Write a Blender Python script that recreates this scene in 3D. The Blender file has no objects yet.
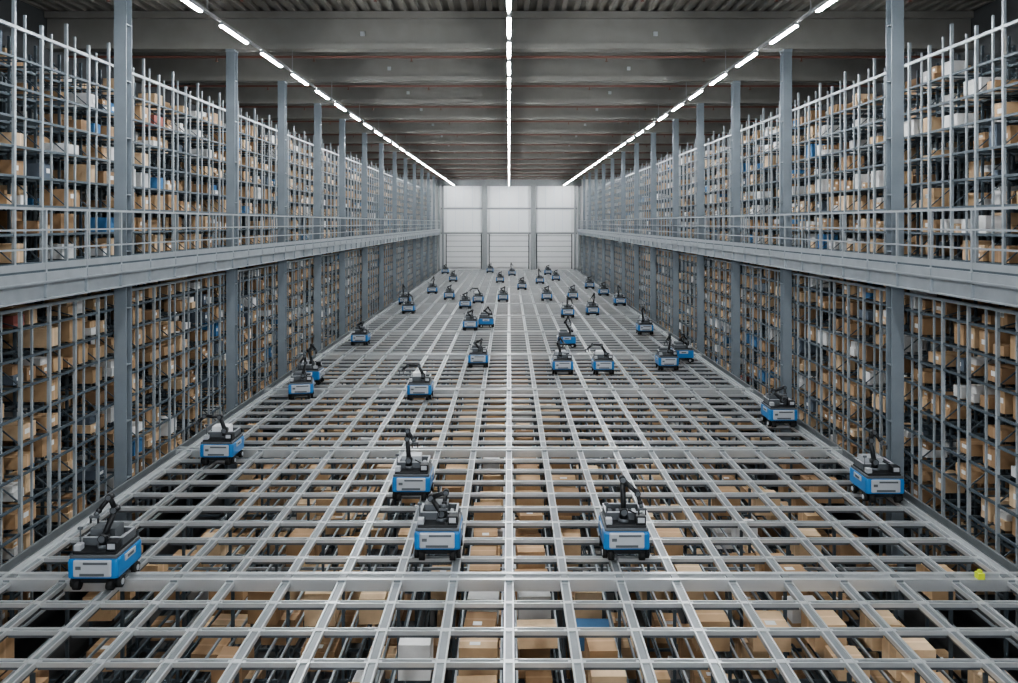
import bpy, bmesh, math, random
import numpy as np
from mathutils import Vector, Matrix
random.seed(11)
R = random.random
U = random.uniform
scene = bpy.context.scene
scene.view_settings.view_transform = 'AgX'
try: scene.view_settings.look = 'AgX - Medium High Contrast'
except Exception: pass

F = 792.0; H = 5.4
Y0, Y1 = 4.0, 92.0      # built depth range
YW = 93.0               # back wall
YB_ = -26.0             # hall continues behind the viewpoint

# ------------------------------------------------------------ materials
def mat(name, col, rough=0.5, metal=0.0, var=0.12, scale=6.0, emit=None, attr=False, bump=0.0):
    m = bpy.data.materials.new(name); m.use_nodes = True
    nt = m.node_tree; b = nt.nodes['Principled BSDF']
    b.inputs['Roughness'].default_value = rough
    b.inputs['Metallic'].default_value = metal
    tc = nt.nodes.new('ShaderNodeTexCoord')
    nz = nt.nodes.new('ShaderNodeTexNoise'); nz.inputs['Scale'].default_value = scale
    nz.inputs['Detail'].default_value = 4
    nt.links.new(tc.outputs['Object'], nz.inputs['Vector'])
    mr = nt.nodes.new('ShaderNodeMapRange')
    mr.inputs['To Min'].default_value = 1 - var; mr.inputs['To Max'].default_value = 1 + var
    nt.links.new(nz.outputs['Fac'], mr.inputs['Value'])
    mx = nt.nodes.new('ShaderNodeVectorMath'); mx.operation = 'SCALE'
    nt.links.new(mr.outputs[0], mx.inputs['Scale'])
    if attr:
        at = nt.nodes.new('ShaderNodeAttribute'); at.attribute_name = 'Col'
        nt.links.new(at.outputs['Color'], mx.inputs[0])
    else:
        mx.inputs[0].default_value = col
    nt.links.new(mx.outputs[0], b.inputs['Base Color'])
    if bump:
        bp = nt.nodes.new('ShaderNodeBump'); bp.inputs['Strength'].default_value = bump
        nt.links.new(nz.outputs['Fac'], bp.inputs['Height']); nt.links.new(bp.outputs[0], b.inputs['Normal'])
    if emit:
        b.inputs['Emission Color'].default_value = (*emit[0], 1)
        b.inputs['Emission Strength'].default_value = emit[1]
    return m

M_galv = mat('galvanised_steel', (0.34, 0.37, 0.395), 0.38, 0.35, 0.2, 3)
M_rail = mat('track_rail_aluminium', (0.62, 0.64, 0.65), 0.30, 0.55, 0.15, 2)
M_railch = mat('track_channel_floor', (0.25, 0.27, 0.28), 0.35, 0.4, 0.2, 3)
M_railin = mat('track_rail_side_steel', (0.15, 0.165, 0.18), 0.45, 0.25, 0.2, 3)
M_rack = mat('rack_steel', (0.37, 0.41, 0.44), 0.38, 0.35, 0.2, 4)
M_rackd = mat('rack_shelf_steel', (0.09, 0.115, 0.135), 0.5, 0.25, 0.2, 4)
M_darksteel = mat('dark_steel', (0.06, 0.07, 0.08), 0.5, 0.2, 0.15, 4)
M_col = mat('column_galvanised', (0.25, 0.285, 0.315), 0.42, 0.3, 0.2, 2)
M_box = mat('cardboard', (1, 1, 1), 0.8, 0, 0.12, 9, attr=True)
M_conc = mat('concrete_beam', (0.27, 0.263, 0.245), 0.85, 0, 0.18, 1.5, bump=0.1)
M_deck = mat('corrugated_roof_steel', (0.30, 0.29, 0.265), 0.6, 0.1, 0.12, 1.2)
M_wall = mat('wall_cladding', (0.08, 0.085, 0.09), 0.8, 0, 0.1, 1)
M_white = mat('white_wall_panel', (0.86, 0.87, 0.88), 0.6, 0, 0.04, 0.7)
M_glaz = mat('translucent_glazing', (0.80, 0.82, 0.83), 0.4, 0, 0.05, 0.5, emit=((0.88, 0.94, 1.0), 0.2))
M_floor = mat('concrete_floor', (0.12, 0.12, 0.12), 0.7, 0, 0.15, 0.8)
M_pipe = mat('sprinkler_pipe_paint', (0.20, 0.09, 0.07), 0.5, 0.1, 0.1, 3)
M_led = mat('led_tube', (1, 1, 1), 0.5, 0, 0.0, 1, emit=((0.95, 0.98, 1.0), 205.0))
M_ledh = mat('led_housing', (0.35, 0.36, 0.37), 0.5, 0.2, 0.05, 3)
M_blue = mat('robot_blue', (0.03, 0.19, 0.46), 0.35, 0.0, 0.08, 5)
M_rgrey = mat('robot_grey_panel', (0.48, 0.50, 0.525), 0.35, 0.2, 0.06, 5)
M_black = mat('robot_black', (0.012, 0.013, 0.015), 0.4, 0.0, 0.2, 8)
M_rubber = mat('wheel_rubber', (0.012, 0.012, 0.012), 0.8, 0, 0.2, 10)
M_midg = mat('robot_mid_grey', (0.12, 0.13, 0.14), 0.45, 0.2, 0.1, 6)
M_yel = mat('yellow_green_marker', (0.65, 0.75, 0.05), 0.5, 0, 0.1, 4)

# ------------------------------------------------------------ builder
BC = np.array([[-1,-1,-1],[1,-1,-1],[1,1,-1],[-1,1,-1],[-1,-1,1],[1,-1,1],[1,1,1],[-1,1,1]], float)*0.5
BF = np.array([[0,3,2,1],[4,5,6,7],[0,1,5,4],[1,2,6,5],[2,3,7,6],[3,0,4,7]])
class MB:
    def __init__(s): s.v=[]; s.m=[]; s.c=[]
    def box(s, c, d, m=0, col=(1,1,1), rz=0.0):
        p = BC*np.array(d, float)
        if rz:
            ca, sa = math.cos(rz), math.sin(rz)
            x = p[:,0]*ca-p[:,1]*sa; y = p[:,0]*sa+p[:,1]*ca
            p = np.stack([x,y,p[:,2]],1)
        s.v.append(p+np.array(c,float)); s.m.append(m); s.c.append(col)
    def span(s, x0,x1,y0,y1,z0,z1,m=0,col=(1,1,1)):
        s.box(((x0+x1)/2,(y0+y1)/2,(z0+z1)/2),(abs(x1-x0),abs(y1-y0),abs(z1-z0)),m,col)
    def beam(s, a, b, w, h, m=0, col=(1,1,1)):
        a=Vector(a); b=Vector(b); d=b-a; L=d.length; d.normalize()
        up=Vector((0,0,1)) if abs(d.z)<0.9 else Vector((1,0,0))
        x=d.cross(up).normalized(); z=x.cross(d).normalized()
        mt=np.array([list(x),list(d),list(z)])
        p=(BC*np.array((w,L,h),float))@mt
        s.v.append(p+np.array(list((a+b)/2))); s.m.append(m); s.c.append(col)
    def build(s, name, mats, colored=False, parent=None):
        n=len(s.v); V=np.concatenate(s.v).reshape(-1,3)
        Fc=(BF[None]+ (np.arange(n)*8)[:,None,None]).reshape(-1,4)
        me=bpy.data.meshes.new(name)
        me.vertices.add(n*8); me.vertices.foreach_set('co',V.ravel())
        me.loops.add(n*24); me.loops.foreach_set('vertex_index',Fc.ravel().astype(np.int32))
        me.polygons.add(n*6)
        me.polygons.foreach_set('loop_start',np.arange(0,n*24,4,dtype=np.int32))
        me.polygons.foreach_set('loop_total',np.full(n*6,4,dtype=np.int32))
        me.polygons.foreach_set('material_index',np.repeat(np.array(s.m,dtype=np.int32),6))
        for m in mats: me.materials.append(m)
        me.update(calc_edges=True); me.validate()
        me.shade_flat()
        if colored:
            a=me.color_attributes.new('Col','FLOAT_COLOR','CORNER')
            c=np.ones((n,4),np.float32); c[:,:3]=np.array(s.c)
            a.data.foreach_set('color',np.repeat(c,24,axis=0).ravel())
        o=bpy.data.objects.new(name,me); scene.collection.objects.link(o)
        if parent: o.parent=parent
        return o

CARD=[(0.54,0.37,0.22),(0.47,0.31,0.18),(0.60,0.43,0.27),(0.39,0.25,0.14),(0.65,0.48,0.31),(0.50,0.34,0.20),(0.33,0.21,0.12)]
def boxcol(pw=0.12,under=False):
    r=R()
    if r<pw: k=U(.55,.85); return (k,k,k*0.99)
    if not under:
        if r<pw+0.028: return (0.07,0.20,0.40)
        if r<pw+0.07: return (0.12,0.15,0.19)
        if r<pw+0.073: return (0.35,0.12,0.10)
    c=random.choice(CARD); k=U(.85,1.15)*(1.1 if under else 1)
    return (c[0]*k,c[1]*k,c[2]*k)

# ------------------------------------------------------------ track grid
CW=0.84; NX=9; CD=0.757
XG=CW*NX
g=MB()
yb0=H*F/(578-223.0); SB=CD*9
majors=[yb0+SB*i for i in range(-1,13) if Y0<yb0+SB*i<Y1-1]
WL=0.115; WC=0.080
for i in range(-NX,NX+1):
    x=i*CW; w=WL
    g.span(x-w/2,x+w/2,Y0,Y1,-0.045,-0.02,3)          # channel floor
    for sx in (-1,1):
        g.span(x+sx*w/2-0.011,x+sx*w/2+0.011,Y0,Y1,-0.06,0.0,0)
    g.span(x-0.02,x+0.02,Y0,Y1,-0.13,-0.045,1)
rows=[]
y=yb0-CD*9
while y<Y1:
    if y>Y0+0.1: rows.append(y)
    y+=CD
for y in rows:
    w=WC; e=WL/2+.011
    for i in range(-NX,NX):
        xa=i*CW+e; xb=(i+1)*CW-e
        g.span(xa,xb,y-w/2,y+w/2,-0.045,-0.022,3)
        g.span(xa,xb,y-w/2-0.010,y-w/2+0.010,-0.06,-0.002,0)
        g.span(xa,xb,y+w/2-0.010,y+w/2+0.010,-0.06,-0.002,0)
        g.span(xa,xb,y-0.015,y+0.015,-0.11,-0.045,1)
    if y<45:
        for i in range(-NX,NX+1):
            g.box((i*CW,y,-0.012),(WL-.024,WC,0.012),0)           # node plate
            for sx in (-1,1):
                if abs(i+sx*.5)<NX: g.box((i*CW+sx*(WL/2+.035),y,-0.02),(0.035,0.05,0.02),0)
for y in majors:
    g.span(-7.95,7.95,y-0.14,y-0.07,-0.14,0.035,0)
    g.span(-7.95,7.95,y+0.07,y+0.14,-0.14,0.035,0)
    g.span(-7.95,7.95,y-0.07,y+0.07,-0.14,-0.03,1)
    for k in range(-9,10):
        g.box((k*CW,y,0.015),(0.1,0.29,0.03),3)
for sx in (-1,1):
    for xo,w,z0,z1,mm in ((7.66,.04,-.1,.05,0),(7.77,.03,-.12,.0,1),(7.90,.045,-.14,.06,3)):
        g.span(sx*xo-w/2,sx*xo+w/2,Y0,Y1,z0,z1,mm)
    y=Y0+.3
    while y<Y1:
        g.span(sx*7.58,sx*7.95,y-0.03,y+0.03,-.16,-.1,1); y+=CD
g.build('robot_track_grid',[M_rail,M_railin,M_darksteel,M_railch])

mk=MB()
mk.box((7.1,yb0-.1,0.085),(0.10,0.10,0.09),0)
mk.box((7.1,yb0-.1,0.15),(0.05,0.05,0.04),0)
mk.build('beam_end_marker',[M_yel])

# ------------------------------------------------------------ racks under the grid
ZF=-4.2
u=MB()
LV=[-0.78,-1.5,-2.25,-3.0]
for i in range(-NX,NX+1):
    x=i*CW
    yy=rows[0]
    while yy<Y1:
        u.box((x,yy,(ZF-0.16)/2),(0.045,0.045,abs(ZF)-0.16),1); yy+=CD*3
    for z in LV:
        for s in (-1,1):
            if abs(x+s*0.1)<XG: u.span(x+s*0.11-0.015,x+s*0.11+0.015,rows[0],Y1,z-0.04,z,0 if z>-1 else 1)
for y in rows[::3]:
    for z in LV:
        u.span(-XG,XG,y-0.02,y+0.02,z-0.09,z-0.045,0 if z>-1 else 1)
u.build('under_grid_rack',[M_rack,M_rackd])
ub=MB()
def cbox(mb,cx,cy,z,w,d,h,near,pw,side=0,col=None):
    c=col or boxcol(pw,under=(side==0)); rz=U(-.05,.05)
    mb.box((cx,cy,z+h/2),(w,d,h),0,c,rz)
    if c[0]>.28 and c[2]<.42 and near:
        t=(c[0]*1.2,c[1]*1.23,c[2]*1.3)
        mb.box((cx,cy,z+h/2),(w*1.004,0.05,h*1.004),0,t,rz)
        if not side and R()<.4: mb.box((cx+U(-.1,.1)*w,cy-U(.1,.3)*d,z+h+.001),(w*.28,d*.22,.003),0,(.8,.8,.8),rz)
    if side and near and R()<.5:
        mb.box((cx-side*w*.503,cy+U(-.15,.15)*d,z+h*U(.45,.65)),(.004,min(.14,d*.4),min(.09,h*.33)),0,(.85,.85,.83),rz)
for iy,y in enumerate(rows[:-1]):
    for i in range(-NX,NX):
        cx=(i+.5)*CW; cy=y+CD/2
        for li,z in enumerate(LV):
            p=0.24 if li==0 else 0.34
            if i in (-1,0): p=0.9
            elif i in (-2,1): p=max(p,0.42)
            blue=(i==1 and li==0 and abs(y-(yb0-CD*1))<.1)
            if R()<p or blue:
                w=U(.38,.58); d=U(.36,.56); h=U(.2,.5)
                cbox(ub,cx+U(-.04,.04),cy+U(-.03,.03),z,w,d,h,y<30,0.05,0,(0.09,0.20,0.36) if blue else None)
ub.build('cardboard_boxes_under_grid',[M_box],True)

# ------------------------------------------------------------ side racks
BAY=0.85
colY=[16.8-6.2,16.8,23.4,28.6,33.9,38.9,44.9]
while colY[-1]<Y1-7: colY.append(colY[-1]+5.9)
for sx in (-1,1):
    r=MB(); b=MB()
    def rack(xf,z0,z1,pitch,depth,fill,pw,top_extra=0.0,front=True,rows_=2):
        lv=[]; z=z0
        while z<z1-0.05: lv.append(z); z+=pitch
        ys=np.arange(Y0+.2,Y1,BAY)
        for k,y in enumerate(ys):
            te=top_extra*(1.0 if k%2==0 else .45)
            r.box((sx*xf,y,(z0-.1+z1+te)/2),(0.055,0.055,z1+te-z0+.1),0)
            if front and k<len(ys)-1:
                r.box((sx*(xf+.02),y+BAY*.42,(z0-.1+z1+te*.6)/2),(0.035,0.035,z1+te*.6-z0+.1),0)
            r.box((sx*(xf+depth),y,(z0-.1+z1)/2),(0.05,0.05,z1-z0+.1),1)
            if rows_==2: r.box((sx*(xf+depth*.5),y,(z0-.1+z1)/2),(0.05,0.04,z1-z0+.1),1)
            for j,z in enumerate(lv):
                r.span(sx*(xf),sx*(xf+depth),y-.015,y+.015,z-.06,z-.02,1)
                if front and j%2==0 and y<50:
                    r.beam((sx*xf,y,z),(sx*(xf+depth),y,min(z+pitch*2,z1)),.02,.02,1)
            for z in lv:
                r.span(sx*xf,sx*(xf+depth),y+BAY*.5-.01,y+BAY*.5+.01,z-.03,z-.005,1)
        for z in lv:
            r.span(sx*xf-.02,sx*xf+.02,Y0,Y1,z-.045,z,1)
            r.span(sx*(xf+depth*.5)-.02,sx*(xf+depth*.5)+.02,Y0,Y1,z-.05,z,1)
            r.span(sx*(xf+depth)-.02,sx*(xf+depth)+.02,Y0,Y1,z-.05,z,1)
        if front:
            r.span(sx*xf-.03,sx*xf+.03,Y0,Y1,z1-.06,z1,0)
        for z in lv:
            for y in ys[:-1]:
                for row in range(rows_):
                    if R()>fill: continue
                    dd=(depth-.1)/rows_
                    cx=xf+.1+dd*(row+.5)
                    n=random.choice((1,1,2,3))
                    mh=pitch-.1
                    nr=y<36 and front and row==0
                    if n==1:
                        w=U(.35,.62); cbox(b,sx*cx,y+BAY/2+U(-.06,.06),z,dd*U(.65,.88),w,U(.45,1)*mh,nr,pw,sx)
                    elif n==2:
                        for q in (-1,1):
                            if R()<.9:
                                w=U(.2,.34); cbox(b,sx*(cx+U(-.03,.03)),y+BAY/2+q*.19,z,dd*U(.55,.85),w,U(.35,1)*mh,nr,pw,sx)
                    else:
                        # stack of two small cartons beside a taller one
                        h1=U(.14,.2); w1=U(.24,.34)
                        cbox(b,sx*cx,y+BAY/2-.19,z,dd*.75,w1,h1,nr,pw,sx)
                        cbox(b,sx*cx,y+BAY/2-.19,z+h1,dd*.6,w1*.85,U(.1,.16),nr,pw+.15,sx)
                        if R()<.7: cbox(b,sx*cx,y+BAY/2+.2,z,dd*U(.55,.85),U(.2,.3),U(.5,1)*mh,nr,pw,sx)
    rack(8.36,-1.4,3.95,0.50,1.25,0.68,0.14)
    rack(9.0,4.66,9.0,0.54,1.25,0.58,0.18 if sx<0 else 0.28,top_extra=0.45)
    rack(11.2,-1.4,3.95,0.50,0.7,0.35,0.1,front=False,rows_=1)
    rack(11.8,4.66,9.0,0.54,0.7,0.35,0.2,front=False,rows_=1)
    r.build('storage_rack',[M_rack,M_rackd])
    b.build('cardboard_boxes_on_rack',[M_box],True)

    w=MB()
    xf=7.98
    def sp(xa,xb,ya,yb,za,zb,m=0): w.span(sx*xa,sx*xb,ya,yb,za,zb,m)
    sp(xf,xf+.07,Y0,Y1,4.56,4.60,1); sp(8.34,10.9,Y0,Y1,4.56,4.60,1)
    ce=[Y0]+[v for c in colY for v in (c-.15,c+.15)]+[Y1]
    for a_,b_ in zip(ce[::2],ce[1::2]): sp(xf+.07,8.34,a_,b_,4.56,4.60,1)   # deck notched round the columns
    sp(xf-.04,xf+.01,Y0,Y1,4.40,4.56,0)
    sp(xf-.06,xf+.02,Y0,Y1,4.385,4.405,0)
    sp(xf+.02,xf+.065,Y0,Y1,4.10,4.39,0)
    sp(xf-.05,xf+.065,Y0,Y1,4.36,4.385,0)
    sp(xf-.05,xf+.065,Y0,Y1,4.08,4.105,0)
    sp(xf-.015,xf+.0,Y0,Y1,4.60,4.72,0)
    for z in (5.64,5.28,4.96):
        t=.022 if z>5.6 else .016
        sp(xf-t,xf+t,Y0,Y1,z-t,z+t,0)
    y=Y0+.4
    while y<Y1:
        sp(xf-.02,xf+.025,y-.025,y+.025,4.40,5.64,0)
        sp(xf-.055,xf-.03,y-.06,y+.06,4.41,4.55,0)
        sp(xf-.03,xf+.05,y-.02,y+.02,4.10,4.37,0)
        if min(abs(y-c) for c in colY)>.22:
            sp(xf,10.9,y-.03,y+.03,4.42,4.55,2)
            w.beam((sx*(xf+.05),y,4.12),(sx*(xf+.75),y,4.02),.04,.04,0)
        y+=1.32
    w.build('mezzanine_walkway',[M_galv,M_rackd,M_darksteel])

# columns (H-profile) up to the roof beams
BZ=10.5
cm=MB()
Zt=BZ-.05
cm.span(-.13,.13,-.13,-.11,ZF,Zt); cm.span(-.13,.13,.11,.13,ZF,Zt); cm.span(-.012,.012,-.11,.11,ZF,Zt)
z=ZF+.6
while z<Zt:
    cm.span(-.12,.12,-.11,.11,z-.01,z+.01); z+=1.2
cm.span(-.13,.13,-.22,.22,ZF,ZF+.03); cm.span(-.13,.13,-.18,.18,Zt,Zt+.05)
c0=cm.build('steel_column',[M_col]); me=c0.data; first=True
for y in colY:
    for sx in (-1,1):
        o=c0 if first else bpy.data.objects.new('steel_column',me)
        if not first: scene.collection.objects.link(o)
        first=False
        o.location=(sx*8.185,y,0)

# ------------------------------------------------------------ shell
XW=13.6; ZC=11.6
s=MB(); s.span(-XW,XW,YB_,YW,ZF-.2,ZF); s.build('floor',[M_floor])
s=MB(); s.span(-XW-.2,-XW,YB_,YW,ZF,ZC+.3); s.build('wall_left',[M_wall])
s=MB(); s.span(XW,XW+.2,YB_,YW,ZF,ZC+.3); s.build('wall_right',[M_wall])
prof=[]; x=-XW
while x<XW:
    prof+=[(x,0),(x+.14,0),(x+.18,.1),(x+.32,.1)]; x+=.36
vs=[];fs=[]
for (px,pz) in prof: vs+= [(px,YB_,ZC+pz),(px,YW+.2,ZC+pz)]
for i in range(len(prof)-1): fs.append((2*i,2*i+1,2*i+3,2*i+2))
me=bpy.data.meshes.new('ceiling'); me.from_pydata(vs,[],fs); me.materials.append(M_deck)
o=bpy.data.objects.new('ceiling',me); scene.collection.objects.link(o)
so=o.modifiers.new('thick','SOLIDIFY'); so.thickness=.03

bm_=MB(); L=XW-.02
bm_.span(-L,L,-.24,.24,BZ,BZ+.17); bm_.span(-L,L,-.12,.12,BZ+.17,ZC-.2); bm_.span(-L,L,-.26,.26,ZC-.2,ZC-.01)
b0=bm_.build('ceiling_beam',[M_conc]); bme=b0.data
by=[4.8,-1.5,-8,-15]+colY+[colY[-1]+5]
for i,y in enumerate(by):
    o=b0 if i==0 else bpy.data.objects.new('ceiling_beam',bme)
    if i: scene.collection.objects.link(o)
    o.location=(0,y,0)
p=MB()
for y in by:
    for q in (1.9,3.7):
        if y+q<YW-.5: p.span(-L,L,y+q-.06,y+q+.06,ZC-.22,ZC-.01,1)
    p.span(-L,L,y+.95,y+1.01,10.48,10.54,0)
    x=-12
    while x<12.1:
        p.box((x,y+.98,10.43),(.03,.03,.08),0); p.box((x,y+.98,10.38),(.07,.07,.015),0)
        p.box((x+.5,y+.98,11.05),(.015,.015,1.05),1)
        x+=3
p.build('sprinkler_pipework',[M_pipe,M_conc])
d=MB()
for y in by:
    for x in (-4.3,4.3):
        d.box((x,y-.16,10.95),(.12,.06,.12),0)
d.build('beam_mounted_sensors',[M_rgrey])

for x in (-6.4,0,6.4):
    h=MB(); zl=9.8
    h.span(x-.035,x+.035,YB_+2,Y1,zl+.05,zl+.10,1)
    y=YB_+3
    while y<Y1-1.6:
        h.span(x-.05,x+.05,y,y+1.75,zl+.0,zl+.05,1)
        h.span(x-.032,x+.032,y+.02,y+1.73,zl-.03,zl-.0,0)
        y+=2.9 if x else 2.35
    for yy in by:
        h.span(x-.01,x+.01,yy-.01,yy+.01,zl+.1,BZ-.002,1)
    h.build('led_light_row',[M_led,M_ledh])

# ------------------------------------------------------------ back wall
s=MB(); s.span(-XW,XW,YW,YW+.3,ZF,ZC+.3,0); s.build('wall_back',[M_white])
t=MB()
for x in (-2.85,2.85): t.span(x-.28,x+.28,YW-.3,YW,ZF,ZC,0)
for x in (-8.2,8.2,-7.75,7.75): t.span(x-.12,x+.12,YW-.2,YW,ZF,ZC,0)
for z in (7.1,4.2): t.span(-8,8,YW-.06,YW,z-.09,z+.09,0)
t.span(-8.5,8.5,YW-.2,YW,9.75,10.5,0)
t.build('trim_back',[mat('back_wall_steel',(.36,.38,.39),.5,.1)])
k=1
for cx,wd in ((-5.3,4.0),(0,4.5),(5.3,4.0)):
    dd=MB()
    z=.2
    while z<3.8:
        dd.span(cx-wd/2,cx+wd/2,YW-.10,YW-.02,z,z+.58,0)
        dd.span(cx-wd/2,cx+wd/2,YW-.07,YW-.02,z+.58,z+.62,1); z+=.62
    dd.span(cx-wd/2-.12,cx-wd/2,YW-.14,YW-.02,.0,4.1,1); dd.span(cx+wd/2,cx+wd/2+.12,YW-.14,YW-.02,0,4.1,1)
    dd.build('door_%d'%k,[M_white,M_midg])
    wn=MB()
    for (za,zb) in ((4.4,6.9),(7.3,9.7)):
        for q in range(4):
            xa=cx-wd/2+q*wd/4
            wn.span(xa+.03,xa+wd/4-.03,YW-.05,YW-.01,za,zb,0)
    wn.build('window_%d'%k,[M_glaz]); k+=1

# ------------------------------------------------------------ robots
SY=0.80
class RB:
    def __init__(s): s.bm=bmesh.new()
    def box(s,c,d,mi,bev=0.0,rot=None):
        g=bmesh.ops.create_cube(s.bm,size=1.0)['verts']
        for v in g: v.co=Vector((v.co.x*d[0],v.co.y*d[1],v.co.z*d[2]))
        es=list({e for v in g for e in v.link_edges})
        if bev:
            r=bmesh.ops.bevel(s.bm,geom=es,offset=bev,segments=2,affect='EDGES',profile=.6)
            g=list({v for v in r['verts']})
        M=Matrix.Translation(c)@(rot if rot else Matrix())
        fs={f for v in g for f in v.link_faces}
        allv={v for f in fs for v in f.verts}
        for v in allv: v.co=M@v.co
        for f in {f for v in allv for f in v.link_faces}: f.material_index=mi
    def cyl(s,a,b,r1,r2,mi,seg=16):
        a=Vector(a); b=Vector(b); d=b-a
        q=d.to_track_quat('Z','Y').to_matrix().to_4x4()
        M=Matrix.Translation((a+b)/2)@q
        g=bmesh.ops.create_cone(s.bm,cap_ends=True,segments=seg,radius1=r1,radius2=r2,depth=d.length,matrix=M)['verts']
        for f in {f for v in g for f in v.link_faces}: f.material_index=mi; f.smooth=len(f.verts)==4
    def sph(s,c,r,mi):
        g=bmesh.ops.create_uvsphere(s.bm,u_segments=12,v_segments=8,radius=r,matrix=Matrix.Translation(c))['verts']
        for f in {f for v in g for f in v.link_faces}: f.material_index=mi; f.smooth=True
    def mesh(s,name):
        me=bpy.data.meshes.new(name); s.bm.to_mesh(me); s.bm.free()
        for m in (M_blue,M_rgrey,M_black,M_rubber,M_midg,M_white): me.materials.append(m)
        return me
BL,GR,BK,RU,MG,WH=range(6)
def robot(name,joints,load=None):
    r=RB()
    for sx in (-1,1):
        for y in (-.24,.24):
            r.cyl((sx*.30,y,.085),(sx*.37,y,.085),.085,.085,RU)
            r.cyl((sx*.368,y,.085),(sx*.378,y,.085),.045,.045,GR)
            r.cyl((sx*.29,y*1.42,.08),(sx*.20,y*1.42,.08),.075,.075,RU)
    r.box((0,0,.17),(.60,.68,.14),BK,.01)              # under-chassis
    r.box((0,0,.325),(.74,.78,.30),BL,.045)            # blue shell
    for s_ in (-1,1):
        r.box((0,s_*.38,.335),(.56,.06,.25),GR,.025)   # grey end panels
        r.box((0,s_*.408,.25),(.36,.012,.04),MG,.003)  # lower slot
        r.box((.05,s_*.409,.415),(.36,.010,.035),MG,.003) # upper slot
        r.box((-.20,s_*.409,.35),(.08,.010,.05),MG,.003)
    for sx in (-1,1):
        r.box((sx*.362,.0,.40),(.03,.34,.10),GR,.012)
        r.box((sx*.376,.0,.40),(.012,.18,.04),MG,.003)
    r.box((0,0,.495),(.70,.74,.05),MG,.012)            # deck
    r.box((0,0,.53),(.64,.68,.05),BK,.012)             # top housing
    for sx in (-1,1): r.box((sx*.29,.12,.61),(.025,.40,.12),MG,.004)
    r.box((0,.32,.61),(.60,.025,.12),MG,.004); r.box((0,-.08,.61),(.60,.025,.12),MG,.004)
    for sx in (-1,1): r.box((sx*.29,.12,.675),(.035,.43,.012),GR,.002)
    for yy in (-.08,.32): r.box((0,yy,.675),(.60,.035,.012),GR,.002)
    r.box((0,.12,.575),(.57,.38,.02),BK,0)
    for q in (-.2,-.07,.08,.2): r.box((q,.12,.60),(.06,.30,.03),GR if q>0.1 else MG,.004)
    if load: r.box((-.05,.14,.68),(.38,.28,.18),load,.006)
    r.box((.24,-.24,.62),(.16,.16,.14),BK,.015)
    r.box((.24,-.323,.63),(.11,.008,.08),GR,.002)
    r.box((-.27,-.25,.60),(.10,.12,.09),GR,.01)
    r.cyl((-.3,-.16,.55),(-.3,-.16,.82),.010,.010,MG,8); r.box((-.3,-.16,.84),(.07,.04,.04),MG,.008)
    r.cyl((.18,-.2,.69),(.05,-.15,.74),.012,.012,BK,8)  # cable
    j=[Vector((q[0],q[1]*SY,q[2])) for q in joints]
    r.cyl((j[0].x,j[0].y,.55),(j[0].x,j[0].y,.61),.09,.085,MG)
    r.cyl((j[0].x,j[0].y,.61),j[0],.070,.062,BK)
    rad=.062
    for a,b in zip(j,j[1:]):
        d=(b-a).normalized()
        sd=Vector((0,1,0)) if abs(d.y)<.8 else Vector((1,0,0))
        r.cyl(a-sd*rad*1.15,a+sd*rad*1.15,rad*1.02,rad*1.02,BK,14)
        r.cyl(a-sd*rad*1.25,a-sd*rad*1.15,rad*.8,rad*.8,MG,14)
        r.cyl(a,b,rad*.78,rad*.64,BK,14); rad*=.88
    e=j[-1]; r.sph(e,rad*1.05,BK)
    dl=(j[-1]-j[-2]).normalized()
    r.cyl(e,e+dl*.08,.038,.038,MG,12)
    r.box(e+dl*.10,(.14,.05,.03),MG,.004)
    for sx in (-1,1): r.box(e+dl*.10+Vector((sx*.055,0,-.05)),(.018,.035,.09),BK,.003)
    return r.mesh(name)
V={}
V['A']=robot('picking_robot_a',[(-.02,-.2,.72),(-.02,-.05,1.20),(.20,-.22,1.02),(.24,-.28,.88)])
V['B']=robot('picking_robot_b',[(-.08,-.1,.72),(-.12,0,1.12),(-.10,-.12,1.30),(.0,-.2,1.16)],GR)
V['C']=robot('picking_robot_c',[(.05,-.15,.68),(-.14,.1,.86),(.12,-.1,1.0),(.10,-.25,.86)],MG)
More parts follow.
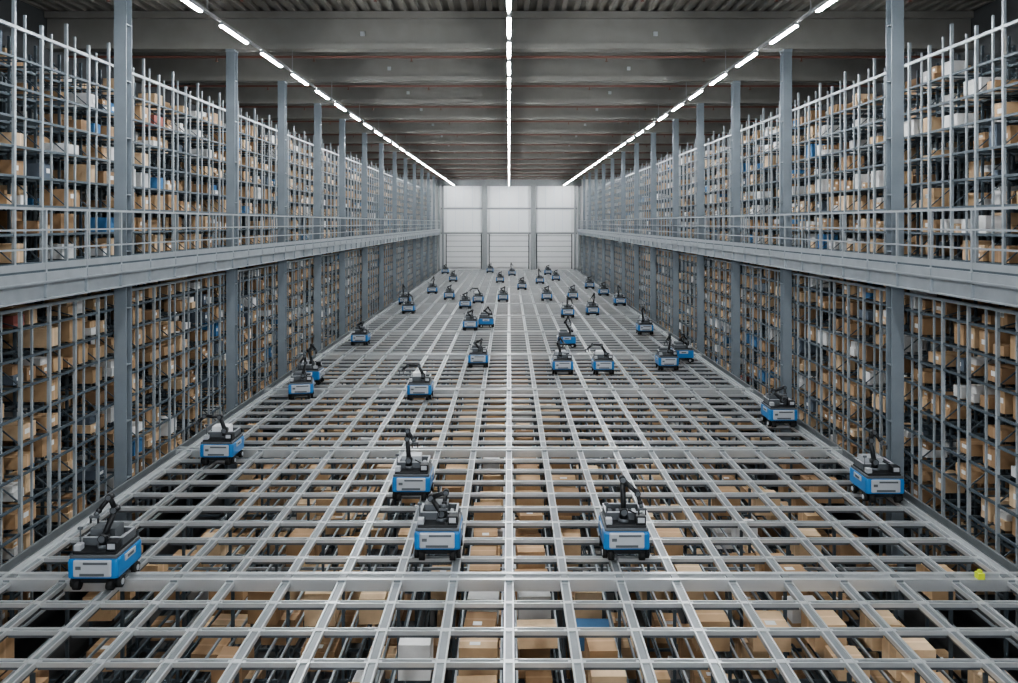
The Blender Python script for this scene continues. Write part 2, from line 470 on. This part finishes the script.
V['D']=robot('picking_robot_d',[(.1,-.15,.72),(-.05,-.02,1.0),(-.38,-.06,1.02),(-.5,-.08,.92)],WH)
V['E']=robot('picking_robot_e',[(0.05,-.2,.7),(.12,.05,1.05),(.1,-.1,1.28),(-.02,-.2,1.1)],MG)
RL=[(92,592,'E',0),(216,466,'D',0),(411,502,'B',0.0),(437,562,'C',0),(627,562,'A',0),(886,504,'B',0),
(784,428,'C',0.0),(298,400,'E',.2),(419,401,'D',0),(359,346,'C',0),(478,368,'C',0),(563,375,'B',0),(567,348,'E',1.57),
(604,375,'D',0),(669,371,'E',0),(684,363,'C',1.57),(646,335,'B',0),(470,331,'C',0),(486,328,'C',1.57),(568,318,'A',0),
(593,316,'E',0),(573,300,'C',0),(625,306,'B',0),(465,309,'C',0),(478,304,'D',0),(503,302,'C',0),(408,314,'A',0),
(449,300,'C',0),(522,290,'C',0),(547,301,'C',0),(540,284,'B',0),(556,281,'C',0),(432,294,'E',0),(453,282,'C',0),
(500,283,'C',0),(590,289,'C',0),(404,305,'B',0),(604,296,'C',0),(512,276,'B',0),
(548,275,'C',0),(445,274,'C',0),(490,273,'C',0),(307,386,'B',1.57)]
for (uu,vv,t_,rz) in RL:
    Yf=H*F/(vv-223.0); X=(uu-509.0)/(vv-223.0)*H
    o=bpy.data.objects.new('picking_robot',V[t_]); scene.collection.objects.link(o)
    X=max(-7.25,min(7.25,X))
    o.location=(X,Yf+.40,0.002); o.rotation_euler=(0,0,rz)

# ------------------------------------------------------------ world, camera
w=bpy.data.worlds.new('world'); scene.world=w; w.use_nodes=True
w.node_tree.nodes['Background'].inputs[0].default_value=(.85,.92,1,1)
w.node_tree.nodes['Background'].inputs[1].default_value=3.5
cd=bpy.data.cameras.new('camera'); cam=bpy.data.objects.new('camera',cd); scene.collection.objects.link(cam)
cd.sensor_width=36; cd.lens=F/1018*36; cd.shift_y=-118.5/1018
cam.location=(0,0,H); cam.rotation_euler=(math.pi/2,0,0); cd.clip_end=300
scene.camera=cam
